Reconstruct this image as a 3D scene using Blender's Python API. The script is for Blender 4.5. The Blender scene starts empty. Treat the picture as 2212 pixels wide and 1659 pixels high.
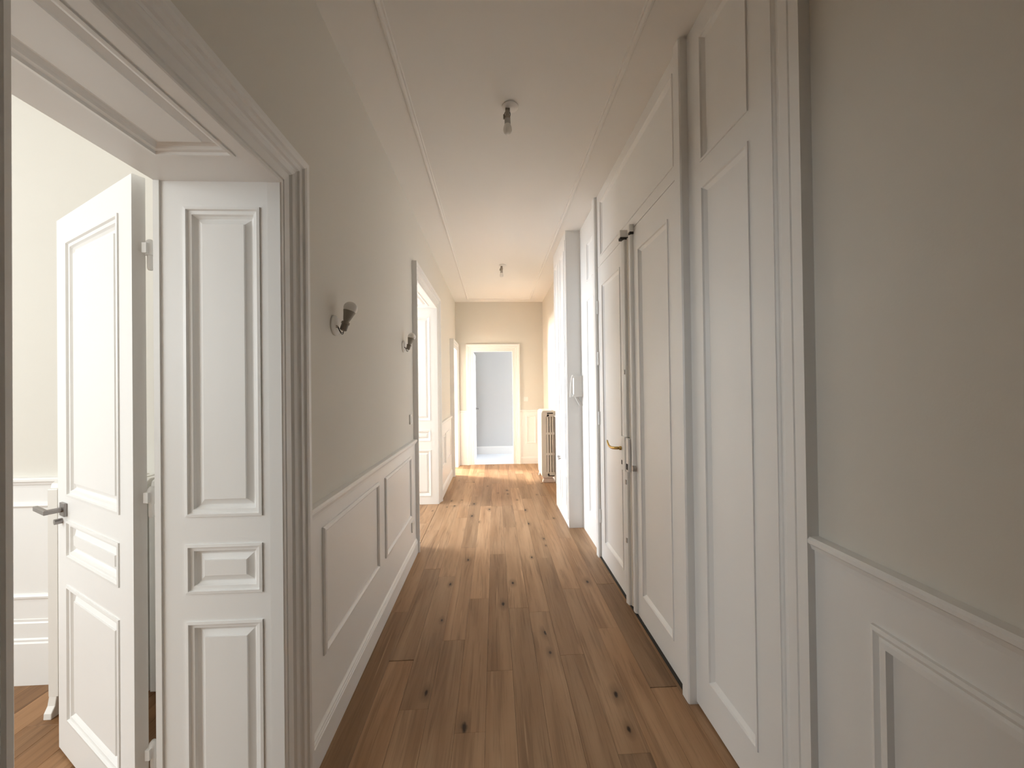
import bpy, bmesh, math, random
from mathutils import Vector, Matrix
random.seed(7)
D = bpy.data
COL = bpy.context.scene.collection
sc = bpy.context.scene

# ------------------------------------------------------------------ camera
H = 1.45
YAW, PITCH, ROLL = 0.0468, 0.0066, -0.0128
fw = Vector((math.sin(YAW)*math.cos(PITCH), math.cos(YAW)*math.cos(PITCH), math.sin(PITCH)))
r0 = Vector((math.cos(YAW), -math.sin(YAW), 0)); u0 = r0.cross(fw)
rt = math.cos(ROLL)*r0 + math.sin(ROLL)*u0
up = -math.sin(ROLL)*r0 + math.cos(ROLL)*u0
cam = D.cameras.new('camera'); cam.sensor_width = 36; cam.lens = 820/2212*36
cam.clip_start = 0.02
co = D.objects.new('camera', cam); COL.objects.link(co)
M = Matrix((rt, up, -fw)).transposed().to_4x4(); M.translation = Vector((0, 0, H))
co.matrix_world = M
sc.camera = co

# ------------------------------------------------------------------ light
w = D.worlds.new('world'); sc.world = w; w.use_nodes = True
w.node_tree.nodes['Background'].inputs[0].default_value = (0.75, 0.86, 1, 1)
w.node_tree.nodes['Background'].inputs[1].default_value = 0.7

def area(name, loc, target, sx, sy, power, color):
    l = D.lights.new(name, 'AREA'); l.shape = 'RECTANGLE'; l.size = sx; l.size_y = sy
    l.energy = power; l.color = color
    o = D.objects.new(name, l); COL.objects.link(o); o.location = loc
    o.rotation_euler = (Vector(target)-Vector(loc)).to_track_quat('-Z', 'Y').to_euler()
    return o
# daylight entering through the windows of the adjoining rooms
area('daylight_side_room', (-4.42, -0.55, 2.05), (-0.6, 0.80, 1.00), 3.0, 1.8, 57, (0.955, 1.0, 0.99))
area('daylight_middle_room', (-4.42, 4.58, 1.60), (0, 3.90, 1.50), 1.7, 2.2, 150, (0.85, 0.925, 1.0))
area('daylight_small_room', (-4.42, 7.80, 1.60), (-0.9, 6.65, 1.3), 0.50, 1.5, 560, (1.0, 0.965, 0.90))
area('daylight_far_room', (4.45, 7.73, 1.7), (-0.5, 7.80, 1.2), 0.9, 1.8, 94, (0.92, 0.955, 1.0))
vs = sc.view_settings
sc.display_settings.display_device = 'sRGB'
vs.view_transform = 'Standard'; vs.look = 'None'; vs.gamma = 1; vs.use_curve_mapping = False
vs.exposure = 0.93
sc.cycles.max_bounces = 14; sc.cycles.diffuse_bounces = 10
sc.cycles.sample_clamp_indirect = 8

# ------------------------------------------------------------------ materials
def mat(name, color, rough=0.5, metal=0.0, spec=0.5, bump=0.0, bscale=300, mottling=0.0, coat=0.0):
    m = D.materials.new(name); m.use_nodes = True
    nt = m.node_tree; b = nt.nodes['Principled BSDF']
    b.inputs['Roughness'].default_value = rough; b.inputs['Metallic'].default_value = metal
    b.inputs['Specular IOR Level'].default_value = spec
    b.inputs['Coat Weight'].default_value = coat
    tc = nt.nodes.new('ShaderNodeTexCoord')
    n = nt.nodes.new('ShaderNodeTexNoise'); n.inputs['Scale'].default_value = 1.7; n.inputs['Detail'].default_value = 4
    nt.links.new(tc.outputs['Object'], n.inputs['Vector'])
    mx = nt.nodes.new('ShaderNodeMix'); mx.data_type = 'RGBA'
    c = Vector(color)
    mx.inputs[6].default_value = (*(c*(1-mottling)), 1); mx.inputs[7].default_value = (*[min(1, v) for v in c*(1+mottling)], 1)
    nt.links.new(n.outputs['Fac'], mx.inputs[0]); nt.links.new(mx.outputs[2], b.inputs['Base Color'])
    if bump:
        n2 = nt.nodes.new('ShaderNodeTexNoise'); n2.inputs['Scale'].default_value = bscale; n2.inputs['Detail'].default_value = 3
        nt.links.new(tc.outputs['Object'], n2.inputs['Vector'])
        bp = nt.nodes.new('ShaderNodeBump'); bp.inputs['Strength'].default_value = bump; bp.inputs['Distance'].default_value = 0.001
        nt.links.new(n2.outputs['Fac'], bp.inputs['Height']); nt.links.new(bp.outputs[0], b.inputs['Normal'])
    return m

WHITE = mat('white_gloss_paint', (0.85, 0.845, 0.83), 0.38, bump=0.12, bscale=60, mottling=0.01)
WALL = mat('beige_wall_paint', (0.725, 0.70, 0.645), 0.85, spec=0.2, bump=0.15, bscale=220, mottling=0.015)
CEIL = mat('ceiling_paint', (0.85, 0.835, 0.805), 0.9, spec=0.15, bump=0.1, bscale=200, mottling=0.01)
GREYW = mat('pale_grey_wall_paint', (0.63, 0.635, 0.635), 0.85, spec=0.2, mottling=0.01)
TILE = mat('pale_floor_covering', (0.72, 0.76, 0.82), 0.5, mottling=0.03)
PLAST = mat('white_plastic', (0.82, 0.81, 0.78), 0.35, mottling=0.01)
RADI = mat('old_radiator_enamel', (0.76, 0.70, 0.62), 0.4, mottling=0.08, bump=0.2, bscale=40)
RADW = mat('white_radiator_enamel', (0.82, 0.80, 0.76), 0.35, mottling=0.02)
BRASS = mat('brass', (0.62, 0.42, 0.14), 0.25, metal=1.0, mottling=0.1)
STEEL = mat('brushed_dark_steel', (0.33, 0.31, 0.30), 0.35, metal=1.0, mottling=0.05)
NICKEL = mat('nickel', (0.42, 0.41, 0.40), 0.35, metal=1.0)
DARK = mat('dark_cavity', (0.03, 0.027, 0.022), 0.7)
BROWNG = mat('grey_plastic_bulb_base', (0.33, 0.30, 0.25), 0.55, mottling=0.06)
SOCK = mat('bakelite_socket', (0.25, 0.22, 0.18), 0.5, mottling=0.08)
FROST = mat('frosted_bulb', (0.86, 0.84, 0.80), 0.45)
FROST.node_tree.nodes['Principled BSDF'].inputs['Subsurface Weight'].default_value = 0.15
FROST.node_tree.nodes['Principled BSDF'].inputs['Subsurface Radius'].default_value = (0.02, 0.02, 0.02)
WIRE = mat('dark_wire', (0.06, 0.045, 0.035), 0.5)
CHIP = mat('pinkish_base_paint', (0.66, 0.53, 0.46), 0.5, mottling=0.1)

def oak(name, light, dark, knotc, rough):
    m = D.materials.new(name); m.use_nodes = True
    nt = m.node_tree; N = nt.nodes; L = nt.links; b = N['Principled BSDF']
    oi = N.new('ShaderNodeObjectInfo'); tc = N.new('ShaderNodeTexCoord')
    # every board has its own piece of grain
    mul = N.new('ShaderNodeMath'); mul.operation = 'MULTIPLY'; mul.inputs[1].default_value = 57.0
    L.new(oi.outputs['Random'], mul.inputs[0])
    def mapped(sx, sy, sz):
        mp = N.new('ShaderNodeMapping'); mp.inputs['Scale'].default_value = (sx, sy, sz)
        L.new(tc.outputs['Object'], mp.inputs['Vector']); return mp
    def noise(mp, scale, detail, rough_=0.55, dist=0.0):
        n = N.new('ShaderNodeTexNoise'); n.noise_dimensions = '4D'
        n.inputs['Scale'].default_value = scale; n.inputs['Detail'].default_value = detail
        n.inputs['Roughness'].default_value = rough_; n.inputs['Distortion'].default_value = dist
        L.new(mp.outputs[0], n.inputs['Vector']); L.new(mul.outputs[0], n.inputs['W']); return n
    def ramp(src, p0, p1):
        r = N.new('ShaderNodeMapRange'); r.inputs[1].default_value = p0; r.inputs[2].default_value = p1
        L.new(src, r.inputs[0]); return r
    def mix(fac, a, bb, mode='MIX'):
        x = N.new('ShaderNodeMix'); x.data_type = 'RGBA'; x.blend_type = mode
        for s, v in ((0, fac), (6, a), (7, bb)):
            if hasattr(v, 'is_output'): L.new(v, x.inputs[s])
            elif s == 0: x.inputs[0].default_value = v
            else: x.inputs[s].default_value = (*v, 1)
        return x
    broad = noise(mapped(9, 0.9, 1), 1.0, 3, 0.5, 0.6)
    cath = noise(mapped(26, 1.4, 1), 1.0, 4, 0.6, 1.2)
    fine = noise(mapped(190, 5, 1), 1.0, 3)
    c1 = mix(ramp(broad.outputs['Fac'], 0.32, 0.70).outputs[0], light, dark)
    c2 = mix(ramp(cath.outputs['Fac'], 0.49, 0.80).outputs[0], c1.outputs[2], tuple(v*0.62 for v in dark))
    c3 = mix(ramp(fine.outputs['Fac'], 0.55, 1.1).outputs[0], c2.outputs[2], tuple(v*0.45 for v in dark))
    # pale sapwood / ray streaks
    st = noise(mapped(34, 1.1, 1), 1.3, 2, 0.4, 0.5)
    c4 = mix(ramp(st.outputs['Fac'], 0.69, 0.82).outputs[0], c3.outputs[2], tuple(min(1, v*1.55) for v in light))
    # knots: sparse cells with a dark heart and smoky halo
    vo = N.new('ShaderNodeTexVoronoi'); vo.voronoi_dimensions = '2D'; vo.inputs['Scale'].default_value = 1.0
    mp = mapped(9, 4.2, 1); 
    off = N.new('ShaderNodeVectorMath'); off.operation = 'ADD'
    L.new(mp.outputs[0], off.inputs[0]); L.new(mul.outputs[0], off.inputs[1]); L.new(off.outputs[0], vo.inputs['Vector'])
    sep = N.new('ShaderNodeSeparateColor'); L.new(vo.outputs['Color'], sep.inputs[0])
    sel = N.new('ShaderNodeMath'); sel.operation = 'GREATER_THAN'; sel.inputs[1].default_value = 0.905
    L.new(sep.outputs[0], sel.inputs[0])
    wob = noise(mapped(40, 20, 1), 1.0, 2)
    dst = N.new('ShaderNodeMath'); dst.operation = 'MULTIPLY_ADD'; dst.inputs[1].default_value = 0.16
    L.new(wob.outputs['Fac'], dst.inputs[0])
    siz = N.new('ShaderNodeMath'); siz.operation = 'MULTIPLY_ADD'; siz.inputs[1].default_value = 1.5; siz.inputs[2].default_value = 0.65
    L.new(sep.outputs[1], siz.inputs[0])          # knots of different size
    dm = N.new('ShaderNodeMath'); dm.operation = 'MULTIPLY'
    L.new(vo.outputs['Distance'], dm.inputs[0]); L.new(siz.outputs[0], dm.inputs[1]); L.new(dm.outputs[0], dst.inputs[2])
    halo = ramp(dst.outputs[0], 0.50, 0.16); heart = ramp(dst.outputs[0], 0.205, 0.14)
    hm = N.new('ShaderNodeMath'); hm.operation = 'MULTIPLY'; L.new(halo.outputs[0], hm.inputs[0]); L.new(sel.outputs[0], hm.inputs[1])
    hm2 = N.new('ShaderNodeMath'); hm2.operation = 'MULTIPLY'; hm2.inputs[1].default_value = 0.62; L.new(hm.outputs[0], hm2.inputs[0])
    km = N.new('ShaderNodeMath'); km.operation = 'MULTIPLY'; L.new(heart.outputs[0], km.inputs[0]); L.new(sel.outputs[0], km.inputs[1])
    c5 = mix(hm2.outputs[0], c4.outputs[2], tuple(v*0.45 for v in dark))
    c6 = mix(km.outputs[0], c5.outputs[2], knotc)
    c7 = mix(1.0, c6.outputs[2], oi.outputs['Color'], 'MULTIPLY')
    L.new(c7.outputs[2], b.inputs['Base Color'])
    b.inputs['Roughness'].default_value = rough
    b.inputs['Specular IOR Level'].default_value = 0.25
    bp = N.new('ShaderNodeBump'); bp.inputs['Strength'].default_value = 0.25; bp.inputs['Distance'].default_value = 0.0008
    L.new(fine.outputs['Fac'], bp.inputs['Height']); L.new(bp.outputs[0], b.inputs['Normal'])
    return m
OAK = oak('oak_board', (0.455, 0.292, 0.172), (0.315, 0.18, 0.094), (0.04, 0.022, 0.012), 0.46)
OLDOAK = oak('old_oak_board', (0.36, 0.20, 0.10), (0.25, 0.125, 0.055), (0.06, 0.03, 0.015), 0.5)

# ------------------------------------------------------------------ helpers
def link(name, me, m=None, parent=None):
    o = D.objects.new(name, me); COL.objects.link(o)
    if m is not None and me is not None and not me.materials: me.materials.append(m)
    if parent is not None: o.parent = parent
    return o

def done(name, bm, m, parent=None, smooth=False, bevel=0.0):
    bmesh.ops.remove_doubles(bm, verts=bm.verts, dist=1e-5)
    bmesh.ops.recalc_face_normals(bm, faces=bm.faces)
    me = D.meshes.new(name); bm.to_mesh(me); bm.free()
    if smooth:
        for p in me.polygons: p.use_smooth = True
    o = link(name, me, m, parent)
    if smooth == 'auto':
        a = o.modifiers.new('weighted', 'EDGE_SPLIT'); a.split_angle = math.radians(38)
    if bevel:
        md = o.modifiers.new('bevel', 'BEVEL'); md.width = bevel; md.segments = 2; md.limit_method = 'ANGLE'
    return o

def empty(name, loc=(0, 0, 0)):
    o = D.objects.new(name, None); COL.objects.link(o); o.location = loc; o.empty_display_size = 0.1
    return o

def tag(o, label, cat, kind=None, group=None):
    o['label'] = label; o['category'] = cat
    if kind: o['kind'] = kind
    if group: o['group'] = group
    return o

def box(bm, x0, x1, y0, y1, z0, z1, f=None):
    P = [(x, y, z) for x in (x0, x1) for y in (y0, y1) for z in (z0, z1)]
    v = [bm.verts.new(f(*p) if f else p) for p in P]
    for q in ((0, 1, 3, 2), (4, 6, 7, 5), (0, 4, 5, 1), (2, 3, 7, 6), (0, 2, 6, 4), (1, 5, 7, 3)):
        bm.faces.new([v[i] for i in q])

def cyl(bm, p0, p1, r0_, r1_=None, n=20, cap=True):
    p0 = Vector(p0); p1 = Vector(p1); r1_ = r0_ if r1_ is None else r1_
    ax = (p1-p0).normalized(); a = ax.orthogonal().normalized(); b = ax.cross(a)
    rings = []
    for p, r in ((p0, r0_), (p1, r1_)):
        rings.append([bm.verts.new(p+r*(math.cos(t)*a+math.sin(t)*b)) for t in [2*math.pi*i/n for i in range(n)]])
    for i in range(n): bm.faces.new((rings[0][i], rings[0][(i+1) % n], rings[1][(i+1) % n], rings[1][i]))
    if cap: bm.faces.new(rings[0]); bm.faces.new(rings[1])

def lathe(bm, p0, axis, prof, n=24):
    p0 = Vector(p0); ax = Vector(axis).normalized(); a = ax.orthogonal().normalized(); b = ax.cross(a)
    prev = None
    for r, h in prof:
        if r < 1e-6: ring = [bm.verts.new(p0+ax*h)]
        else: ring = [bm.verts.new(p0+ax*h+r*(math.cos(t)*a+math.sin(t)*b)) for t in [2*math.pi*i/n for i in range(n)]]
        if prev:
            for i in range(n):
                q = [prev[i % len(prev)], prev[(i+1) % len(prev)], ring[(i+1) % len(ring)], ring[i % len(ring)]]
                u = []
                for x in q:
                    if x not in u: u.append(x)
                if len(u) > 2: bm.faces.new(u)
        prev = ring

def tube(bm, pts, r, n=8):
    pts = [Vector(p) for p in pts]; prev = None; a = None
    for i, p in enumerate(pts):
        t = (pts[min(i+1, len(pts)-1)]-pts[max(i-1, 0)]).normalized()
        a = (t.orthogonal() if a is None else a-t*a.dot(t)).normalized(); b = t.cross(a)
        rr = r[i] if isinstance(r, (list, tuple)) else r
        ring = [bm.verts.new(p+rr*(math.cos(k*2*math.pi/n)*a+math.sin(k*2*math.pi/n)*b)) for k in range(n)]
        if prev:
            for k in range(n): bm.faces.new((prev[k], prev[(k+1) % n], ring[(k+1) % n], ring[k]))
        else: bm.faces.new(ring)
        prev = ring
    bm.faces.new(prev)

def spline(pts, k=6):
    pts = [Vector(p) for p in pts]; out = []
    for i in range(len(pts)-1):
        p0, p1, p2, p3 = pts[max(i-1, 0)], pts[i], pts[i+1], pts[min(i+2, len(pts)-1)]
        for j in range(k):
            t = j/k
            out.append(0.5*((2*p1)+(p2-p0)*t+(2*p0-5*p1+4*p2-p3)*t*t+(3*p1-p0-3*p2+p3)*t**3))
    return out+[pts[-1]]

# a face with rectangular holes in a mapped plane f(u, v, h); thick > 0 gives it sides and a back
def plate(bm, f, u0, u1, v0, v1, holes=(), h=0.0, thick=0.0, through=False):
    us = sorted({u0, u1, *[x for r in holes for x in r[:2]]}); vsx = sorted({v0, v1, *[x for r in holes for x in r[2:]]})
    def cells(hh):
        for i in range(len(us)-1):
            for j in range(len(vsx)-1):
                um, vm = (us[i]+us[i+1])/2, (vsx[j]+vsx[j+1])/2
                if any(r[0] < um < r[1] and r[2] < vm < r[3] for r in holes): continue
                bm.faces.new([bm.verts.new(f(a, b, hh)) for a, b in ((us[i], vsx[j]), (us[i+1], vsx[j]), (us[i+1], vsx[j+1]), (us[i], vsx[j+1]))])
    def rim(a0, a1, b0, b1):
        c = ((a0, b0), (a1, b0), (a1, b1), (a0, b1))
        for k in range(4):
            p, q = c[k], c[(k+1) % 4]
            bm.faces.new([bm.verts.new(f(p[0], p[1], h)), bm.verts.new(f(q[0], q[1], h)), bm.verts.new(f(q[0], q[1], h-thick)), bm.verts.new(f(p[0], p[1], h-thick))])
    cells(h)
    if thick:
        if through:
            cells(h-thick)
            for r in holes: rim(*r)
        else:
            bm.faces.new([bm.verts.new(f(a, b, h-thick)) for a, b in ((u0, v0), (u1, v0), (u1, v1), (u0, v1))])
        rim(u0, u1, v0, v1)

# moulding swept round a rectangle with mitred corners; prof = [(inset, height)], centre closes the panel
def ring(bm, f, u0, u1, v0, v1, prof, centre=True):
    prev = None
    for o, h in prof:
        q = [bm.verts.new(f(a, b, h)) for a, b in ((u0+o, v0+o), (u1-o, v0+o), (u1-o, v1-o), (u0+o, v1-o))]
        if prev:
            for k in range(4): bm.faces.new((prev[k], prev[(k+1) % 4], q[(k+1) % 4], q[k]))
        prev = q
    if centre: bm.faces.new(prev)

# door casing: profile swept up one side, over the top and down the other; prof = [(outset, height)]
def casing(bm, f, u0, u1, v0, v1, prof):
    prev = None
    for o, h in prof:
        q = [bm.verts.new(f(a, b, h)) for a, b in ((u0-o, v0), (u0-o, v1+o), (u1+o, v1+o), (u1+o, v0))]
        if prev:
            for k in range(3): bm.faces.new((prev[k], prev[k+1], q[k+1], q[k]))
        prev = q

def extrude(bm, prof, f, a0, a1):
    A = [bm.verts.new(f(a0, p, q)) for p, q in prof]; B = [bm.verts.new(f(a1, p, q)) for p, q in prof]
    n = len(prof)
    for i in range(n): bm.faces.new((A[i], A[(i+1) % n], B[(i+1) % n], B[i]))
    bm.faces.new(A); bm.faces.new(B)

RAISED = [(0, 0), (0, .004), (.009, .005), (.012, -.002), (.023, -.003), (.027, -.010), (.034, -.016), (.037, -.016), (.039, -.015), (.054, -.008), (.0555, -.004)]
RECESS = [(0, 0), (.001, .005), (.010, .005), (.014, -.002), (.028, -.011), (.030, -.012)]
BEAD = [(0, 0), (0, .006), (.005, .011), (.015, .013), (.022, .008), (.025, .004), (.026, 0)]
CASE = [(-.002, -.03), (0, .010), (.003, .013), (.012, .014), (.014, .009), (.018, .009), (.020, .014), (.046, .016), (.049, .011), (.054, .012),
        (.060, .020), (.072, .024), (.078, .020), (.084, .024), (.088, .031), (.104, .033), (.108, .040), (.118, .043), (.134, .043), (.136, .040), (.136, 0)]

ZC, XL, XR, YF = 3.04, -0.715, 0.925, 7.12
XB = -1.10      # back of the thick left wall
YB = -5.0      # unseen wall behind the camera, set far back to dim the near end
left = lambda u, v, h: (XL+h, u, v)
right = lambda u, v, h: (XR-h, u, v)
far = lambda u, v, h: (u, YF-h, v)

# openings in the left wall: (y0, y1, top)
O1, O2, O3 = (0.590, 1.294, 2.14), (3.52, 4.77, 2.44), (6.32, 6.93, 2.11)

# ------------------------------------------------------------------ shell
bm = bmesh.new()
y = YB
for a, b, t in (O1, O2, O3):      # rough openings leave room for the linings
    a -= .031; b += .031; t += .031
    box(bm, XB, XL, y, a, 0, ZC); box(bm, XB, XL, a, b, t, ZC); y = b
box(bm, XB, XL, y, YF+0.12, 0, ZC)
tag(done('wall_left', bm, WALL), 'long beige left wall of the corridor with three door openings', 'wall', 'structure')
bm = bmesh.new(); box(bm, XR, XR+0.15, YB, YF+0.12, 0, ZC)
tag(done('wall_right', bm, WALL), 'beige right wall of the corridor, mostly covered by white panelling', 'wall', 'structure')
OF = (-0.395, 0.357, 2.125)
bm = bmesh.new()
box(bm, XL, OF[0], YF, YF+0.12, 0, ZC); box(bm, OF[1], XR, YF, YF+0.12, 0, ZC); box(bm, OF[0], OF[1], YF, YF+0.12, OF[2], ZC)
tag(done('wall_far', bm, WALL), 'beige end wall of the corridor around the farthest doorway', 'wall', 'structure')
bm = bmesh.new(); box(bm, XL, XR, YB-0.1, YB, 0, ZC)
tag(done('wall_rear', bm, WALL), 'unseen beige wall closing the corridor, set far back to dim the near end', 'wall', 'structure')

bm = bmesh.new(); box(bm, XB, XR+0.15, YB-0.1, YF+0.12, ZC, ZC+0.1)
ceil = tag(done('ceiling', bm, CEIL), 'off-white plaster ceiling of the corridor framed by a thin bead', 'ceiling', 'structure')
bm = bmesh.new()
cb = [(0, 0), (.002, .006), (.008, .011), (.016, .012), (.022, .008), (.026, .004), (.034, .006), (.038, 0)]
ring(bm, lambda u, v, h: (u, v, ZC-h), -0.475, 0.685, -4.7, 6.89, cb, centre=False)
done('ceiling_moulding', bm, CEIL, ceil)

# ------------------------------------------------------------------ floor of oak boards
fl = tag(empty('floor'), 'corridor floor of knotty oak boards running towards the far door', 'floor', 'structure')
bm = bmesh.new(); box(bm, XB, XR+0.1, YB, YF+0.13, -0.08, -0.013)
done('subfloor', bm, DARK, fl)
board_cache = {}
def board(parent, x0, x1, y0, y1, m, tone, name='plank'):
    wdt, ln = x1-x0-0.0007, y1-y0-0.0007
    key = (round(wdt, 3), round(ln, 2), m.name)
    if key not in board_cache:
        ln = key[1]
        b_ = bmesh.new(); e = 0.0007; t = 0.012
        lo = [b_.verts.new((sx*wdt/2, sy*ln/2, -t)) for sx, sy in ((-1, -1), (1, -1), (1, 1), (-1, 1))]
        mi = [b_.verts.new((sx*wdt/2, sy*ln/2, -e)) for sx, sy in ((-1, -1), (1, -1), (1, 1), (-1, 1))]
        hi = [b_.verts.new((sx*(wdt/2-e), sy*(ln/2-e), 0)) for sx, sy in ((-1, -1), (1, -1), (1, 1), (-1, 1))]
        for A, B in ((lo, mi), (mi, hi)):
            for k in range(4): b_.faces.new((A[k], A[(k+1) % 4], B[(k+1) % 4], B[k]))
        b_.faces.new(hi); b_.faces.new(lo[::-1])
        me = D.meshes.new(name); b_.to_mesh(me); b_.free(); me.materials.append(m); board_cache[key] = me
    o = link(name, board_cache[key], None, parent)
    o.location = ((x0+x1)/2, (y0+y1)/2, random.uniform(-0.0004, 0.0002))
    o.color = (*tone, 1)
    return o
def tone(v, warm=1.0):
    return (v*warm, v, v/warm)
PX, PW = -0.055, 0.1305
joints = {-5: [0.9, 2.50, 3.9, 5.2, 6.4], -4: [0.7, 2.055, 3.07, 4.7, 6.0], -3: [1.74, 2.94, 4.25, 5.78], -2: [0.6, 2.2, 3.45, 5.05, 6.45],
          -1: [1.61, 2.62, 4.64, 6.1], 0: [0.9, 1.95, 3.3, 4.62, 5.7], 1: [1.2, 2.49, 3.92, 4.64, 6.2], 2: [0.8, 2.44, 4.45, 5.43, 6.5],
          3: [2.04, 3.2, 4.9, 6.3], 4: [1.48, 2.7, 4.1, 5.6], 5: [0.9, 2.25, 3.6, 5.0, 6.35], 6: [1.795, 2.75, 4.4, 5.9], 7: [1.1, 2.9, 4.6, 6.1]}
special = {(-1, 2.62): 1.22, (-1, 1.61): 0.95, (2, 4.45): 1.22, (1, 3.92): 0.86, (1, 2.49): 1.0, (4, 1.48): 1.05, (4, -9): 0.78, (-4, 0.7): 1.05, (-4, 2.055): 0.86,
           (-5, 0.9): 0.78, (-5, 2.5): 0.92, (2, 2.44): 1.1, (6, 1.795): 0.76, (0, 1.95): 0.88, (-3, 1.74): 0.86, (1, 1.2): 0.92, (-3, 4.25): 1.1, (-2, 3.45): 0.9, (0, 4.62): 1.05}
for k in range(-5, 8):
    ys = [YB]+joints[k]+[YF+0.005]
    for a, b in zip(ys, ys[1:]):
        v = special.get((k, round(a, 3) if a > 0 else -9), random.uniform(0.84, 1.10))
        board(fl, max(PX+k*PW, -0.705), min(PX+(k+1)*PW, XR), a, b, OAK, tone(v, random.uniform(0.985, 1.02)))
for k in range(-9, -5):
    for a, b in ((0.53, 1.31), (3.50, 4.1), (4.1, 4.79), (6.30, 6.95)):
        x1 = min(PX+(k+1)*PW, -0.7055)
        board(fl, max(PX+k*PW, -1.12), x1, a, b, OAK, tone(random.uniform(0.88, 1.08)))

# ------------------------------------------------------------------ rooms behind the left wall
def room(label, x0, x1, y0, y1, m, zc=ZC, tops=True, name='wall_side_room', skip=(), win=None):
    """plain walls of an adjoining room; win = (axis wall, a0, a1, z0, z1) leaves a window hole"""
    e = 0.1; bm_ = bmesh.new()
    if 'x0' not in skip:
        if win:
            a0, a1, z0, z1 = win
            box(bm_, x0-e, x0, y0, a0, 0, zc); box(bm_, x0-e, x0, a1, y1, 0, zc); box(bm_, x0-e, x0, a0, a1, 0, z0); box(bm_, x0-e, x0, a0, a1, z1, zc)
        else: box(bm_, x0-e, x0, y0, y1, 0, zc)
    if 'x1' not in skip: box(bm_, x1, x1+e, y0, y1, 0, zc)
    if 'y0' not in skip: box(bm_, x0-e, x1, y0-e, y0, 0, zc)
    if 'y1' not in skip: box(bm_, x0-e, x1, y1, y1+e, 0, zc)
    return tag(done(name, bm_, m), label, 'wall', 'structure')
room('cream walls of the bright room behind the open panelled door', -4.5, XB, -2.80, 2.03, WALL, skip=('x1',), win=(-2.05, 0.95, 1.15, 2.95))
room('beige walls of the middle room behind the tall deep doorway', -4.5, XB, 2.20, 5.45, WALL, skip=('x1',), win=(3.72, 5.44, 0.50, 2.70))
room('beige walls of the small sunlit room off the far left', -4.5, XB, 5.62, 8.3, WALL, skip=('x1',), win=(7.54, 8.06, 0.85, 2.35))
for n_, lab, y0_, y1_, x0_ in ((1, 'white ceiling of the bright room behind the open door', -2.9, 2.13, -4.6), (2, 'white ceiling of the middle room', 2.13, 5.55, -4.6), (3, 'white ceiling of the small far left room', 5.55, 8.4, -4.6)):
    bm = bmesh.new(); box(bm, x0_, XB, y0_, y1_, ZC, ZC+0.1)
    tag(done('ceiling_side_room', bm, CEIL), lab, 'ceiling', 'structure')
# floors there
f1 = tag(empty('floor_side_room'), 'older reddish plank floor of the bright room behind the open door', 'floor', 'structure')
bm = bmesh.new(); box(bm, -4.5, XB, -2.8, 2.03, -0.08, -0.013); done('subfloor', bm, DARK, f1)
x = -1.12
i = 0
while x > -3.0:
    ys = [-0.4, 0.9+0.5*((i*37) % 10)/10, 2.03] if i % 2 else [-0.4, 0.35+0.4*((i*53) % 10)/10, 1.5+0.3*((i*29) % 7)/7, 2.03]
    for a, b in zip(ys, ys[1:]):
        board(f1, x-0.133, x, a, b, OLDOAK, tone(random.uniform(0.8, 1.15)))
    x -= 0.133; i += 1
for a, b, c, d in ((-4.5, -3.0, -2.8, 2.03), (-3.0, -1.12, -2.8, -0.4)):
    board(f1, a, b, c, d, OLDOAK, tone(0.95), 'parquet_field')
for lab, y0_, y1_, x0_ in (('oak floor of the middle room', 2.2, 5.45, -4.5), ('oak floor of the small far left room', 5.62, 8.3, -4.5)):
    bm = bmesh.new(); box(bm, x0_, -1.12, y0_, y1_, -0.08, 0)
    tag(done('floor_side_room', bm, OAK), lab, 'floor', 'structure')

# ------------------------------------------------------------------ far room
XF0, XF1, YF2 = -1.0, 4.5, 8.22
bm = bmesh.new()
box(bm, XF0-.1, XF1+.1, YF2, YF2+.1, 0, ZC); box(bm, XF0-.1, XF0, YF+.12, YF2, 0, ZC); box(bm, XF1, XF1+.1, YF+.12, YF2, 0, .8); box(bm, XF1, XF1+.1, YF+.12, YF2, 2.6, ZC)
box(bm, XR, XF1+.1, YF, YF+.12, 0, ZC)
tag(done('wall_far_room', bm, GREYW), 'pale grey wall seen through the farthest doorway', 'wall', 'structure')
bm = bmesh.new(); box(bm, XF0, XF1, YF+.12, YF2, ZC-.02, ZC+.1)
tag(done('ceiling_far_room', bm, CEIL), 'white ceiling of the grey room beyond the farthest doorway', 'ceiling', 'structure')
bm = bmesh.new(); box(bm, XF0, XF1, YF+.006, YF2, -0.06, 0)
tag(done('floor_far_room', bm, TILE), 'pale bluish floor of the grey room beyond the farthest doorway', 'floor', 'structure')
bm = bmesh.new()
extrude(bm, [(0, 0), (.016, 0), (.016, .135), (.012, .150), (.006, .155), (.004, .165), (0, .165)], lambda a, p, q: (a, YF2-p, q), XF0, XF1)
tag(done('baseboard_far_room', bm, WHITE), 'white skirting along the pale grey wall of the far room', 'baseboard', 'structure')

# ------------------------------------------------------------------ panelled linings and casings
def panels(parent, f, rects, prof, base=0.0, name='panel', m=WHITE):
    for r in rects:
        b_ = bmesh.new(); ring(b_, lambda u, v, h: f(u, v, h+base), *r, prof)
        done(name, b_, m, parent)

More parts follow.
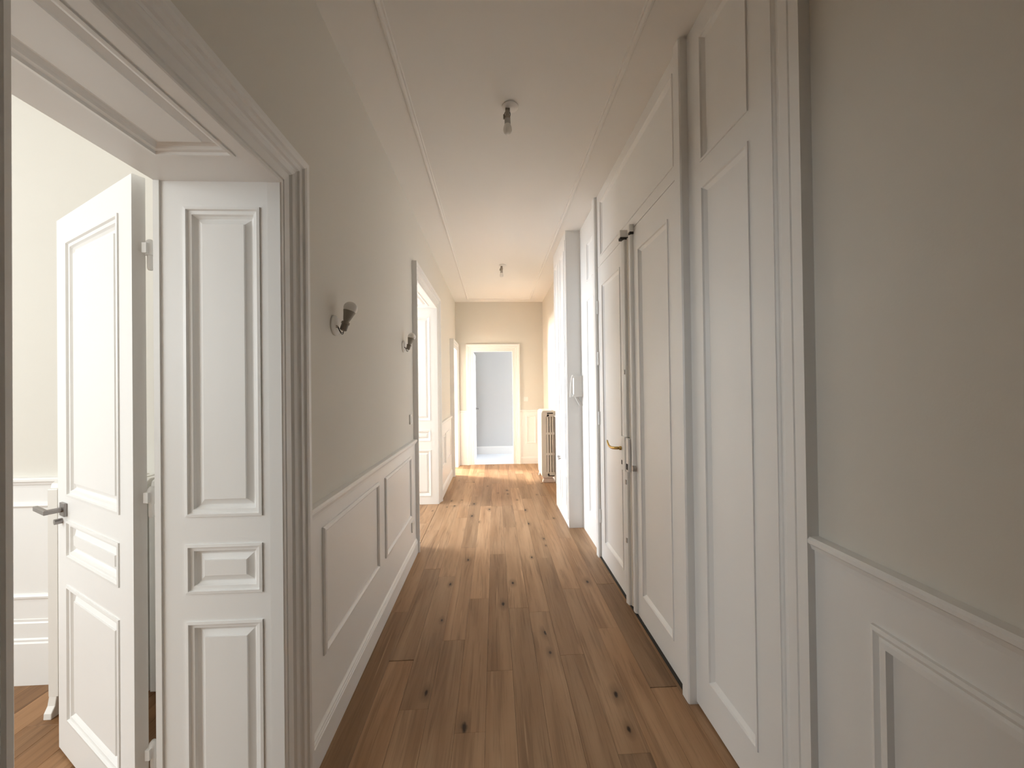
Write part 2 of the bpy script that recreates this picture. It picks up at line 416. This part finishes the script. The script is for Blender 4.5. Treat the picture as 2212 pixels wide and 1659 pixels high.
def lining(parent, y0, y1, top, prects, soff):
    """deep panelled lining of an opening in the left wall: two jambs and a soffit"""
    xa, xb = XB-0.005, -0.709
    for nm, yy, s in (('jamb_lining', y1, 1), ('jamb_lining', y0, -1)):
        f = lambda u, v, h, yy=yy, s=s: (u, yy-s*h, v)
        b_ = bmesh.new(); plate(b_, f, xa, xb, 0, top, prects, 0.0, 0.03, False)
        o = done(nm, b_, WHITE, parent)
        panels(o, f, prects, RAISED)
    f = lambda u, v, h: (u, v, top-h)
    b_ = bmesh.new(); plate(b_, f, xa, xb, y0, y1, soff, 0.0, 0.03, False)
    o = done('soffit_lining', b_, WHITE, parent); panels(o, f, soff, RAISED)
    b_ = bmesh.new()
    for yy, s in ((y1, 1), (y0, -1)):
        box(b_, xa-0.001, xa+0.018, min(yy, yy-s*0.006), max(yy, yy-s*0.006), 0, top)
    done('rebate_strip', b_, WHITE, parent)

d1 = tag(empty('door_1', (0, 0, 0)), 'nearest left doorway with deep panelled jamb and white panelled door standing open', 'door', 'structure')
bm = bmesh.new(); casing(bm, left, O1[0], O1[1], 0, O1[2], CASE); done('casing', bm, WHITE, d1)
PX0, PX1 = -1.014, -0.770
lining(d1, *O1, [(PX0, PX1, 1.036, 2.055), (PX0, PX1, 0.785, 0.946), (PX0, PX1, 0.12, 0.695)], [(-0.980, -0.752, 0.622, 1.150)])
# the leaf, hinged at the back of the far jamb and swung into the bright room
LN = Vector((-1.158, 1.272, 0)); LD = Vector((-.86388, .50370, 0)); LV = Vector((-.50370, -.86388, 0))
leaf = lambda u, v, h: tuple(LN+LD*u+LV*h+Vector((0, 0, v)))
LW = 0.725
rects = [(0.104, 0.610, 1.040, 2.046), (0.110, 0.618, 0.798, 0.946), (0.112, 0.620, 0.156, 0.690)]
bm = bmesh.new(); plate(bm, leaf, 0, LW, 0.010, 2.152, rects, 0, 0.034)
lf = done('leaf', bm, WHITE, d1)
panels(lf, leaf, rects, RAISED)
bm = bmesh.new()
def lbox(u_0, u_1, v_0, v_1, h_0, h_1): box(bm, u_0, u_1, v_0, v_1, h_0, h_1, leaf)
lbox(0.612, 0.664, 0.960, 1.012, 0.0, 0.010)
cyl(bm, leaf(.638, .986, .008), leaf(.638, .986, .052), 0.010)
lbox(0.628, 0.765, 0.977, 0.995, 0.044, 0.058)
hd = done('lever_handle', bm, STEEL, lf, bevel=0.002); hd['label'] = 'dark steel lever handle on a square rose'
bm = bmesh.new(); cyl(bm, leaf(.672, .935, 0), leaf(.672, .935, .022), 0.011)
o = done('thumb_turn', bm, STEEL, lf); o['label'] = 'small dark steel thumb turn'
for z in (1.90, 1.085, 0.255):
    bm = bmesh.new(); hx, hy = -1.131, 1.307
    lathe(bm, (hx, hy, z), (0, 0, 1), [(0, -.052), (.006, -.050), (.0085, -.044), (.0085, -.002), (.013, -.002), (.013, .034), (.010, .045), (.005, .051), (0, .052)], 16)
    box(bm, hx-.004, hx+.034, hy-.001, hy+.003, z-.045, z-.006)
    box(bm, hx-.010, hx+.004, hy-.02, hy+.002, z+.002, z+.035)
    done('hinge', bm, WHITE, d1, smooth='auto')

d2 = tag(empty('door_2'), 'tall second left doorway with deep panelled jamb lining', 'door', 'structure')
bm = bmesh.new(); casing(bm, left, O2[0], O2[1], 0, O2[2], CASE); done('casing', bm, WHITE, d2)
lining(d2, *O2, [(PX0, -0.795, 1.036, 2.335), (PX0, -0.795, 0.783, 0.921), (PX0, -0.795, 0.10, 0.674)], [(-0.980, -0.780, 3.66, 4.63)])

d3 = tag(empty('door_3'), 'bright third left doorway beside the end wall with thick white frame', 'door', 'structure')
CASE3 = [(-.002, -.03), (0, .045), (.010, .050), (.012, .040), (.050, .045), (.055, .055), (.09, .058), (.095, .067), (.13, .067), (.13, 0)]
bm = bmesh.new(); casing(bm, left, O3[0], O3[1], 0, O3[2], CASE3); done('casing', bm, WHITE, d3)
lining(d3, *O3, [(PX0, PX1, 1.036, 2.00), (PX0, PX1, 0.783, 0.921), (PX0, PX1, 0.10, 0.674)], [(-0.980, -0.780, 6.42, 6.83)])

d4 = tag(empty('door_4'), 'farthest doorway in the end wall with moulded white frame and door opened into grey room', 'door', 'structure')
bm = bmesh.new(); casing(bm, far, OF[0]+.012, OF[1]-.012, 0, OF[2]-.012, [(o, h*0.8) for o, h in CASE]); done('casing', bm, WHITE, d4)
bm = bmesh.new()
box(bm, OF[0], OF[0]+.012, YF-.004, YF+.125, 0, OF[2]); box(bm, OF[1]-.012, OF[1], YF-.004, YF+.125, 0, OF[2]); box(bm, OF[0], OF[1], YF-.004, YF+.125, OF[2]-.012, OF[2])
done('jamb_lining', bm, WHITE, d4)
fl4 = lambda u, v, h: (-0.383+h, YF+.13+u, v)
r4 = [(0.10, 0.62, 1.04, 2.0), (0.10, 0.62, 0.79, 0.94), (0.10, 0.62, 0.15, 0.68)]
bm = bmesh.new(); plate(bm, fl4, 0, 0.72, 0.01, 2.10, r4, 0, 0.04)
l4 = done('leaf', bm, WHITE, d4); panels(l4, fl4, r4, RAISED)
bm = bmesh.new(); cyl(bm, fl4(.66, 1.0, 0), fl4(.66, 1.0, .055), .010); cyl(bm, fl4(.665, 1.0, .048), fl4(.56, 1.0, .048), .010)
cyl(bm, fl4(.66, 1.0, 0), fl4(.66, 1.0, .008), .026)
done('lever_handle', bm, STEEL, l4)

# ------------------------------------------------------------------ wainscots, rails and skirtings
def rail_prof(t=1.0, b=0.0):
    return [(b, t), (b+.028, t-.001), (b+.034, t-.008), (b+.034, t-.018), (b+.026, t-.024), (b+.022, t-.036), (b+.014, t-.040), (b+.012, t-.066), (b+.004, t-.072), (b, t-.072)]
BASE = [(0, 0), (.028, 0), (.028, .098), (.025, .102), (.025, .108), (.021, .114), (.021, .120), (.015, .128), (.010, .140), (0, .142)]
def wainscot(name, label, f, u0_, u1_, rects, top=1.0, prof=BEAD):
    """f(u, v, h) stands on the wall: flush board, raised panel beads, nosing rail"""
    t = tag(empty(name), label, 'panelling', 'structure')
    b_ = bmesh.new(); plate(b_, f, u0_, u1_, 0.0, top-.03, (), 0.013, 0.012); done('backing_board', b_, WHITE, t)
    for r in rects:
        b_ = bmesh.new(); ring(b_, lambda u, v, h: f(u, v, h+.013), *r, prof, centre=False); done('panel_moulding', b_, WHITE, t)
    b_ = bmesh.new(); extrude(b_, rail_prof(top), lambda a, p, q: f(a, q, p), u0_, u1_); done('chair_rail', b_, WHITE, t)
    return t
def skirting(name, label, f, u0_, u1_, prof=BASE):
    b_ = bmesh.new(); extrude(b_, prof, lambda a, p, q: f(a, q, p), u0_, u1_)
    return tag(done(name, b_, WHITE), label, 'baseboard', 'structure')
wainscot('trim_1', 'white wainscot with two framed panels below the wall lamps on the left wall', left, 1.431, 3.383, [(1.570, 2.310, 0.375, 0.890), (2.445, 3.190, 0.372, 0.880)], 0.997)
skirting('baseboard_left', 'white moulded skirting under the two-panel wainscot on the left wall', left, 1.431, 3.383)
wainscot('trim_2', 'short white wainscot between the second and third left doorways', left, 4.907, 6.188, [(5.06, 5.35, 0.38, 0.79), (5.42, 6.02, 0.38, 0.80)], 0.99)
skirting('baseboard_left', 'white skirting between the second and third left doorways', left, 4.907, 6.188)
wainscot('trim_3', 'narrow white wainscot left of the farthest doorway', far, XL+.002, OF[0]-.122, [], 1.01)
wainscot('trim_4', 'white wainscot with one panel right of the farthest doorway', far, OF[1]+.124, XR-.002, [(0.585, 0.775, 0.38, 0.905)], 1.01)
FB = [(0, 0), (.024, 0), (.024, .105), (.018, .118), (.012, .135), (0, .14)]
skirting('baseboard_far', 'white skirting right of the farthest doorway', far, OF[1]+.124, XR-.03, FB)
skirting('baseboard_far', 'white skirting left of the farthest doorway', far, XL+.03, OF[0]-.122, FB)
wainscot('trim_5', 'white wainscot near the viewer on the right wall below the shaded beige paint', right, YB, 1.050, [(-1.2, 0.885, 0.17, 0.865)], 1.01, [(0, 0), (.001, .008), (.010, .012), (.020, .006), (.026, .010), (.040, .012), (.046, 0)])
skirting('baseboard_right', 'white skirting near the viewer on the right wall', right, YB, 1.050, FB)
wainscot('trim_6', 'white wainscot on the right wall behind the radiator', right, 4.64, YF-.03, [(4.8, 5.6, 0.38, 0.9), (6.35, 7.0, 0.38, 0.9)], 1.01)
skirting('baseboard_right', 'white skirting at the far end of the right wall', right, 4.64, YF-.03, FB)
wainscot('trim_10', 'white wainscot on the left wall beside the viewer, before the nearest doorway', left, YB, 0.450, [(-1.0, 0.32, 0.375, 0.89)], 0.997)
skirting('baseboard_left', 'white skirting on the left wall before the nearest doorway', left, YB, 0.450)
back = lambda u, v, h: (u, 2.03-h, v)
wainscot('trim_7', 'bright white wainscot of the room behind the open door', back, -4.5, XB, [(-4.3, -1.25, 0.42, 0.90)], 1.026)
skirting('baseboard_side_room', 'bright white stepped skirting of the room behind the open door', back, -4.5, XB, [(0, 0), (.030, 0), (.030, .205), (.026, .212), (.026, .222), (.020, .228), (.020, .300), (.016, .306), (.016, .318), (.006, .326), (0, .328)])

# ------------------------------------------------------------------ white panelled woodwork on the right, floor to ceiling
t8 = tag(empty('trim_8'), 'full-height white panelling bay with narrow tall panel, nearest on the right', 'panelling', 'structure')
SA = XR-0.90
ra = [(1.283, 1.590, 0.170, 2.300), (1.283, 1.590, 2.405, 2.950)]
bm = bmesh.new(); plate(bm, right, 1.172, 1.70, 0.012, ZC, ra, SA, SA-.002); o = done('bay_board', bm, WHITE, t8)
panels(t8, right, ra, RECESS, SA)
bm = bmesh.new()   # moulded end pilaster: fillet, hollow, flat and groove
pil = [(1.050, 0), (1.050, .035), (1.086, .035), (1.088, .031), (1.091, .031), (1.093, .035), (1.126, .035), (1.130, .030), (1.140, .021), (1.152, .016), (1.162, .015), (1.165, .019), (1.170, .021), (1.174, .025), (1.174, 0)]
extrude(bm, [(a, b) for a, b in pil], lambda z, p, q: (XR-q, p, z), 0, ZC); done('pilaster', bm, WHITE, t8)
def post(parent, y0_, y1_, xf, m=WHITE):
    b_ = bmesh.new(); d_ = XR-xf
    extrude(b_, [(y0_, 0.002), (y0_, d_-.006), (y0_+.006, d_), (y1_-.006, d_), (y1_, d_-.006), (y1_, 0.002)], lambda z, p, q: (XR-q, p, z), 0, ZC)
    return done('post', b_, m, parent)

d5 = tag(empty('door_5'), 'tall white double entrance door with surface bolts and brass lever, right wall', 'door', 'structure')
post(d5, 1.690, 1.752, 0.862)
post(d5, 3.165, 3.235, 0.860)
SD = XR-0.885
# overdoor with one long panel
rt_ = [(1.80, 3.075, 2.510, 2.965)]
bm = bmesh.new(); plate(bm, right, 1.752, 3.165, 2.440, ZC, rt_, SD, SD-.002); o = done('overdoor', bm, WHITE, d5); panels(o, right, rt_, RECESS, SD)
def dleaf(y0_, y1_, rects):
    b_ = bmesh.new(); plate(b_, right, y0_, y1_, 0.012, 2.436, rects, SD, SD-.002)
    o_ = done('leaf', b_, WHITE, d5); panels(o_, right, rects, RECESS, SD); return o_
lb = dleaf(1.755, 2.425, [(1.870, 2.272, 0.163, 2.285)])
lc = dleaf(2.428, 3.162, [(2.605, 3.050, 0.165, 2.275)])
# rounded meeting stiles
bm = bmesh.new()
extrude(bm, [(2.342, SD), (2.344, SD+.012), (2.352, SD+.019), (2.366, SD+.021), (2.380, SD+.019), (2.388, SD+.012), (2.390, SD)], lambda z, p, q: (XR-q, p, z), 0.02, 2.405); done('meeting_bead', bm, WHITE, lb)
bm = bmesh.new()
extrude(bm, [(2.436, SD), (2.436, SD+.024), (2.440, SD+.028), (2.470, SD+.034), (2.478, SD+.028), (2.478, SD)], lambda z, p, q: (XR-q, p, z), 0.02, 2.40); done('meeting_bead', bm, WHITE, lc)
# bolt keepers at the head
for y_, p_, z_, dp, wd in ((2.330, lb, 2.412, .030, .036), (2.428, lc, 2.415, .056, .048)):
    bm = bmesh.new(); box(bm, XR-SD-dp, XR-SD, y_, y_+wd, z_, z_+.046); o = done('bolt_keeper', bm, PLAST, p_, bevel=.004); o['label'] = 'off-white bolt keeper at the head of the leaf'
    bm = bmesh.new(); box(bm, XR-SD-dp+.005, XR-SD, y_+.005, y_+wd-.006, z_-.014, z_); o = done('keeper_shade', bm, DARK, p_); o['label'] = 'dark block painted for the shaded gap under the bolt keeper'  # solid dark block stands in for the shade below each keeper
# bolt rod lying in the meeting line
bm = bmesh.new(); cyl(bm, (XR-SD-.008, 2.413, 0.03), (XR-SD-.008, 2.413, 2.40), 0.008); o = done('bolt_rod', bm, RADI, lc)
for z_ in (0.42, 1.52, 0.80):
    bm = bmesh.new(); box(bm, XR-SD-.034, XR-SD-.028, 2.446, 2.462, z_, z_+.030); done('rod_guide', bm, NICKEL, lc)
# lock case, brass lever, keyholes
bm = bmesh.new()
extrude(bm, [(2.436, SD), (2.436, SD+.036), (2.442, SD+.042), (2.500, SD+.044), (2.512, SD+.036), (2.514, SD)], lambda z, p, q: (XR-q, p, z), 0.888, 1.112)
lk = done('lock_case', bm, WHITE, lc, bevel=.002)
bm = bmesh.new(); box(bm, XR-SD-.036, XR-SD-.018, 2.390, 2.434, 0.892, 1.106); done('lock_plate', bm, WHITE, lb, bevel=.002)
bm = bmesh.new(); X = XR-SD
cyl(bm, (X-.040, 2.500, 1.030), (X-.056, 2.500, 1.030), .013)
lv = spline([(X-.050, 2.500, 1.030), (X-.070, 2.505, 1.030), (X-.083, 2.530, 1.027), (X-.088, 2.575, 1.024), (X-.090, 2.620, 1.030), (X-.091, 2.645, 1.048), (X-.091, 2.655, 1.062)], 5)
tube(bm, lv, [0.010]*12+[0.010-0.006*k/(len(lv)-12) for k in range(len(lv)-12)], 10)
o = done('lever_handle', bm, BRASS, lc, smooth=True); o['label'] = 'curved brass lever handle'
bm = bmesh.new(); box(bm, X-.0455, X-.040, 2.484, 2.496, 0.925, 0.953); o = done('keyhole', bm, DARK, lc); o['label'] = 'dark keyhole in the lock case'
bm = bmesh.new(); cyl(bm, (X-.004, 2.352, .925), (X-.026, 2.352, .925), .021, .017); o = done('lock_cylinder', bm, NICKEL, lb, smooth='auto')
bm = bmesh.new(); box(bm, X-.040, X-.034, 2.400, 2.420, 0.905, 0.942); o = done('keyhole', bm, DARK, lb); o['label'] = 'dark keyhole beside the lock cylinder'
for z_ in (2.05, 1.62, 1.12, 0.30):
    bm = bmesh.new(); cyl(bm, (X-.006, 3.156, z_), (X-.006, 3.156, z_+.11), .009, n=12); done('hinge', bm, WHITE, d5)
bm = bmesh.new(); box(bm, X-.012, XR, 1.752, 3.165, 0.0005, 0.010); o = done('threshold_shade', bm, DARK, d5); o['label'] = 'dark strip painted for the shade under the double door'  # solid dark strip stands in for the shade below the leaves

t9 = tag(empty('trim_9'), 'brightly lit white panelling bay between the entrance door and the built-in closet', 'panelling', 'structure')
SE = XR-0.895
re_ = [(3.30, 3.580, 0.250, 2.265), (3.30, 3.570, 2.440, 2.80)]
bm = bmesh.new(); plate(bm, right, 3.235, 3.85, 0.0, ZC, re_, SE, SE-.002); done('bay_board', bm, WHITE, t9); panels(t9, right, re_, RECESS, SE)

# ------------------------------------------------------------------ built-in closet on the right
XC = 0.745
cl = tag(empty('closet', (XC, 4.24, 0)), 'white built-in closet projecting from the right wall with small knobs', 'closet')
cl_inv = lambda o_: (setattr(o_, 'matrix_parent_inverse', cl.matrix_basis.inverted()), o_)[1]
bm = bmesh.new()
box(bm, XC+.02, XR, 3.85, 3.87, 0, ZC); box(bm, XC+.02, XR, 4.61, 4.63, 0, ZC)
box(bm, XC, XC+.02, 3.85, 3.885, 0, ZC); box(bm, XC, XC+.02, 4.595, 4.63, 0, ZC); box(bm, XC, XC+.02, 3.885, 4.595, 2.96, ZC); box(bm, XC, XC+.02, 3.885, 4.595, 0, 0.07)
cl_inv(done('carcass', bm, WHITE, cl))
clf = lambda u, v, h: (XC-h, u, v)
for y0_, y1_ in ((3.888, 4.238), (4.242, 4.592)):
    rr = [(y0_+.055, y1_-.055, 0.675, 2.86), (y0_+.055, y1_-.055, 0.20, 0.50)]
    bm = bmesh.new(); plate(bm, clf, y0_, y1_, 0.074, 2.956, rr, 0.003, 0.022)
    dr = cl_inv(done('door', bm, WHITE, cl))
    panels(dr, clf, rr, RECESS, 0.003)
bm = bmesh.new()
lathe(bm, (XC-.003, 4.315, .645), (-1, 0, 0), [(.006, 0), (.006, .012), (.013, .016), (.014, .024), (.010, .029), (0, .030)], 14)
lathe(bm, (XC-.003, 4.278, .628), (-1, 0, 0), [(.006, 0), (.006, .012), (.013, .016), (.014, .024), (.010, .029), (0, .030)], 14)
o = done('knob', bm, NICKEL, dr, smooth='auto'); o['label'] = 'small nickel knobs'

# ------------------------------------------------------------------ cast-iron radiators
def radiator(name, label, m, length, cols, width, zrows, top, front_w, group=None):
    """sections stacked along local +Y, width along local X (0 = front); every section is a slotted plate"""
    root = empty(name); tag(root, label, 'radiator', None, group)
    n = max(3, round(length/0.052)); pitch = length/n
    holes = [(a, b, z0, z1) for a, b in cols for z0, z1 in zrows]
    bm_ = bmesh.new(); e = 0.009
    f = lambda u, v, h: (u, h, v)
    plate(bm_, f, 0, width, 0.085, top-.035, holes, pitch-.010, pitch-.014, True)
    # rounded head and foot of the section
    extrude(bm_, [(.006, top-.036), (.012, top-.012), (.030, top-.002), (width-.030, top-.002), (width-.012, top-.012), (width-.006, top-.036)], lambda a, p, q: (p, a, q), .006, pitch-.012)
    bmesh.ops.remove_doubles(bm_, verts=bm_.verts, dist=1e-5); bmesh.ops.recalc_face_normals(bm_, faces=bm_.faces)
    me = D.meshes.new('section'); bm_.to_mesh(me); bm_.free(); me.materials.append(m)
    for i in range(n):
        o_ = link('section', me, None, root); o_.location = (0, i*pitch, 0)
        md = o_.modifiers.new('bevel', 'BEVEL'); md.width = .004; md.segments = 2; md.limit_method = 'ANGLE'
    for z in (0.115, top-.075):
        b_ = bmesh.new(); cyl(b_, (width*0.5, .004, z), (width*0.5, length-.01, z), .017, n=12)
        done('hub_pipe', b_, m, root)
    return root, n, pitch
ROWS = [(0.150, 0.405), (0.440, 0.715), (0.750, 0.985)]
rr_, n_, p_ = radiator('radiator', 'old cream column radiator with chipped paint standing at the far right wall', RADI, 0.52,
                       [(0.072, 0.078), (0.107, 0.119), (0.145, 0.157), (0.181, 0.190)], 0.198, ROWS, 1.080, 0.07)
rr_.location = (0.705, 5.70, 0)
bm = bmesh.new()
extrude(bm, [(.018, .058), (.150, .058), (.186, .085), (.012, .085)], lambda a, p, q: (p, a, q), .004, .05)
extrude(bm, [(.004, 0), (.190, 0), (.180, .052), (.020, .052)], lambda a, p, q: (p, a, q), -.012, .055)
o = done('foot', bm, CHIP, rr_, bevel=.004); o['label'] = 'pinkish worn foot of the radiator'
bm = bmesh.new(); extrude(bm, [(.004, 0), (.190, 0), (.180, .086), (.020, .086)], lambda a, p, q: (p, a, q), .46, .51); o = done('foot', bm, CHIP, rr_, bevel=.004); o['label'] = 'pinkish worn foot of the radiator'
bm = bmesh.new(); box(bm, .086, .176, -.0005, .01, 1.030, 1.046); o = done('gap_shade', bm, DARK, rr_); o['label'] = 'dark patch painted for the shaded gap under the head'  # shade of the opening under the head, put on as a dark box
bm = bmesh.new(); box(bm, .092, .185, -.0005, .01, .090, .102); o = done('gap_shade', bm, DARK, rr_); o['label'] = 'dark patch painted for the shaded gap above the foot'  # same dark box for the shaded slit above the foot
bm = bmesh.new(); cyl(bm, (.040, -.002, 1.035), (.040, .006, 1.035), .012); o = done('plug', bm, RADI, rr_)

rl_, n2_, p2_ = radiator('radiator', 'white column radiator partly hidden by the open door in the bright room', RADW, 0.545,
                         [(0.055, 0.075), (0.105, 0.125)], 0.175, ROWS, 1.050, 0.05)
rl_.location = (-2.015, 1.805, 0); rl_.rotation_euler = (0, 0, -math.pi/2); rl_.scale = (-1, 1, 1)
for yy in (.004, .495):
    bm = bmesh.new()
    lg = [(.020, .100), (.002, .150), (.000, .090), (-.004, .050), (-.020, .028), (-.024, .0), (.022, 0), (.030, .030), (.034, .080)]
    extrude(bm, [(.060, .095), (.004, .140), (.0, .085), (-.006, .050), (-.020, .026), (-.022, 0), (.030, 0), (.034, .03), (.045, .07)], lambda a, p, q: (p, a, q), yy, yy+.034)
    extrude(bm, [(.115, .095), (.171, .140), (.175, .085), (.181, .050), (.195, .026), (.197, 0), (.145, 0), (.141, .03), (.130, .07)], lambda a, p, q: (p, a, q), yy, yy+.034)
    done('foot', bm, RADW, rl_, bevel=.003)

# ------------------------------------------------------------------ bare bulb fittings
def bulb_prof(s=1.0):
    g = [(0.0305*math.cos(t), 0.078+0.0305*math.sin(t)) for t in [math.radians(a) for a in range(-22, 91, 14)]]
    return [(r*s, h*s) for r, h in g[:-1]]+[(0, 0.1085*s)]
def sconce(y_, z_, label):
    root = tag(empty('wall_lamp', (XL, y_, z_)), label, 'lamp', None, 'bare bulb wall lamps on the left wall')
    b_ = bmesh.new(); lathe(b_, (0, 0, 0), (1, 0, 0), [(.045, .001), (.045, .006), (.041, .010), (.020, .012), (0, .012)], 32); done('base_plate', b_, CEIL, root, smooth='auto')
    ax = Vector((0.27, 0.16, 1)).normalized(); p = Vector((0.036, 0.004, -0.022))
    b_ = bmesh.new(); lathe(b_, p, ax, [(0, 0), (.012, 0), (.0155, .003), (.0155, .030), (.018, .031), (.018, .039), (.0145, .042), (0, .042)], 20); s_ = done('lamp_socket', b_, SOCK, root, smooth='auto')
    q = p+ax*0.030
    b_ = bmesh.new(); lathe(b_, q, ax, [(.012, .0), (.0125, .014), (.016, .024), (.022, .046), (.0265, .060), (.0275, .063)], 24); done('bulb_base', b_, BROWNG, root, smooth='auto')
    b_ = bmesh.new(); lathe(b_, q, ax, [(.0270, .063)]+bulb_prof(), 24); o_ = done('bulb_globe', b_, FROST, root, smooth='auto')
    for dz in (0, .006):
        b_ = bmesh.new(); tube(b_, spline([(.011, -.014, -.004-dz), (.020, -.013, -.006-dz), (.026, -.008, -.022-dz), (.032, -.003, -.033-dz), (.037, .002, -.031-dz), (.039, .004, -.020)]), .0015, 6); done('wire', b_, WIRE, root, smooth=True)
    return root
sconce(1.743, 1.735, 'bare grey-based bulb wall lamp nearest the open doorway on the left wall')
sconce(3.030, 1.775, 'bare bulb wall lamp beside the frame of the second left doorway')

def ceiling_lamp(x_, y_, label):
    root = tag(empty('ceiling_lamp', (x_, y_, ZC)), label, 'lamp', None, 'bare bulb ceiling lamps of the corridor')
    b_ = bmesh.new(); lathe(b_, (.012, 0, 0), (0, 0, -1), [(.046, .001), (.046, .005), (.038, .010), (.012, .013), (0, .013)], 32); done('ceiling_rose', b_, CEIL, root, smooth='auto')
    b_ = bmesh.new(); box(b_, -.016, .010, -.008, .008, -.030, -.012); box(b_, -.028, -.018, -.006, .006, -.072, -.048); done('terminal_block', b_, SOCK, root, bevel=.002)
    for k, (a, c) in enumerate(((-.012, -.022), (.008, .012))):
        b_ = bmesh.new(); tube(b_, spline([(a, 0, -.028), (c, -.004, -.050), (a*.6, 0, -.072)]), .0018, 6); done('wire', b_, WIRE, root, smooth=True)
    b_ = bmesh.new(); lathe(b_, (-.004, 0, -.026), (0, 0, -1), [(0, 0), (.011, 0), (.0135, .004), (.013, .036), (.0165, .040), (.0165, .048), (0, .048)], 20); done('lamp_socket', b_, BROWNG, root, smooth='auto')
    b_ = bmesh.new(); lathe(b_, (-.004, 0, -.070), (0, 0, -1), [(.0135, 0), (.0165, .004), (.0175, .034)], 24); done('bulb_base', b_, NICKEL, root, smooth='auto')
    b_ = bmesh.new(); lathe(b_, (-.004, 0, -.070), (0, 0, -1), [(.0175, .034), (.0235, .052), (.0250, .066), (.0215, .080), (.012, .089), (0, .091)], 24); done('bulb_globe', b_, FROST, root, smooth='auto')
    return root
ceiling_lamp(0.098, 2.142, 'bare bulb hanging from a round rose on the ceiling, nearest the viewer')
ceiling_lamp(0.118, 4.96, 'small bare bulb on the ceiling near the far end of the corridor')

# ------------------------------------------------------------------ intercom on the closet side
ic = tag(empty('intercom', (0.84, 3.85, 1.44)), 'white intercom handset with curly cord on the grey side of the closet', 'intercom')
bm = bmesh.new()
extrude(bm, [(-.040, 0), (-.040, -.030), (-.034, -.040), (.050, -.046), (.062, -.040), (.064, 0)], lambda a, p, q: (p, q, a), -.103, .110); done('wall_unit', bm, PLAST, ic, bevel=.004)
bm = bmesh.new()
hs = spline([(-.046, -.046, .112), (-.060, -.062, .080), (-.070, -.070, .020), (-.074, -.068, -.050), (-.074, -.056, -.104)], 5)
tube(bm, hs, [.006+.003*abs(k/(len(hs)-1)-.5)*2 for k in range(len(hs))], 10)
cyl(bm, (-.050, -.050, .100), (-.034, -.028, .096), .011); cyl(bm, (-.070, -.056, -.090), (-.038, -.024, -.088), .010)
o = done('handset', bm, PLAST, ic, smooth='auto')
for k, dx in enumerate((0, .026)):
    bm = bmesh.new(); pts = []
    for t in range(49):
        s = t/48; a = s*12*2*math.pi
        pts.append((-.020+dx+s*.045+.005*math.cos(a), -.028+.005*math.sin(a), -.104-.088*s))
    tube(bm, pts, .0028, 6); done('curly_cord', bm, PLAST, ic, smooth=True)

# ------------------------------------------------------------------ switches and sockets
def plate_thing(name, label, f, u_, v_, rocker):
    root = tag(empty(name, f(u_, v_, 0)), label, name.split('_')[-1])
    L_ = lambda u, v, h: tuple(Vector(f(u_+u, v_+v, h))-Vector(f(u_, v_, 0)))
    b_ = bmesh.new(); plate(b_, L_, -.041, .041, -.041, .041, [], .010, .009); done('cover_plate', b_, PLAST, root, bevel=.002)
    b_ = bmesh.new()
    if rocker: plate(b_, L_, -.027, .027, -.027, .027, [], .0135, .004); done('rocker', b_, PLAST, root, bevel=.0015)
    else: lathe(b_, L_(0, 0, .011), Vector(L_(0, 0, 1)), [(.024, 0), (.022, -.002), (.020, -.008), (0, -.008)], 20); done('socket_well', b_, PLAST, root)
plate_thing('light_switch', 'small white light switch right of the farthest doorway', far, 0.591, 1.211, True)
plate_thing('light_switch', 'white light switch seen edge-on beside the second left doorway', left, 3.265, 1.182, True)
plate_thing('power_socket', 'white power socket low on the wainscot beside the second left doorway', lambda u, v, h: left(u, v, h+.013), 3.240, 0.285, False)
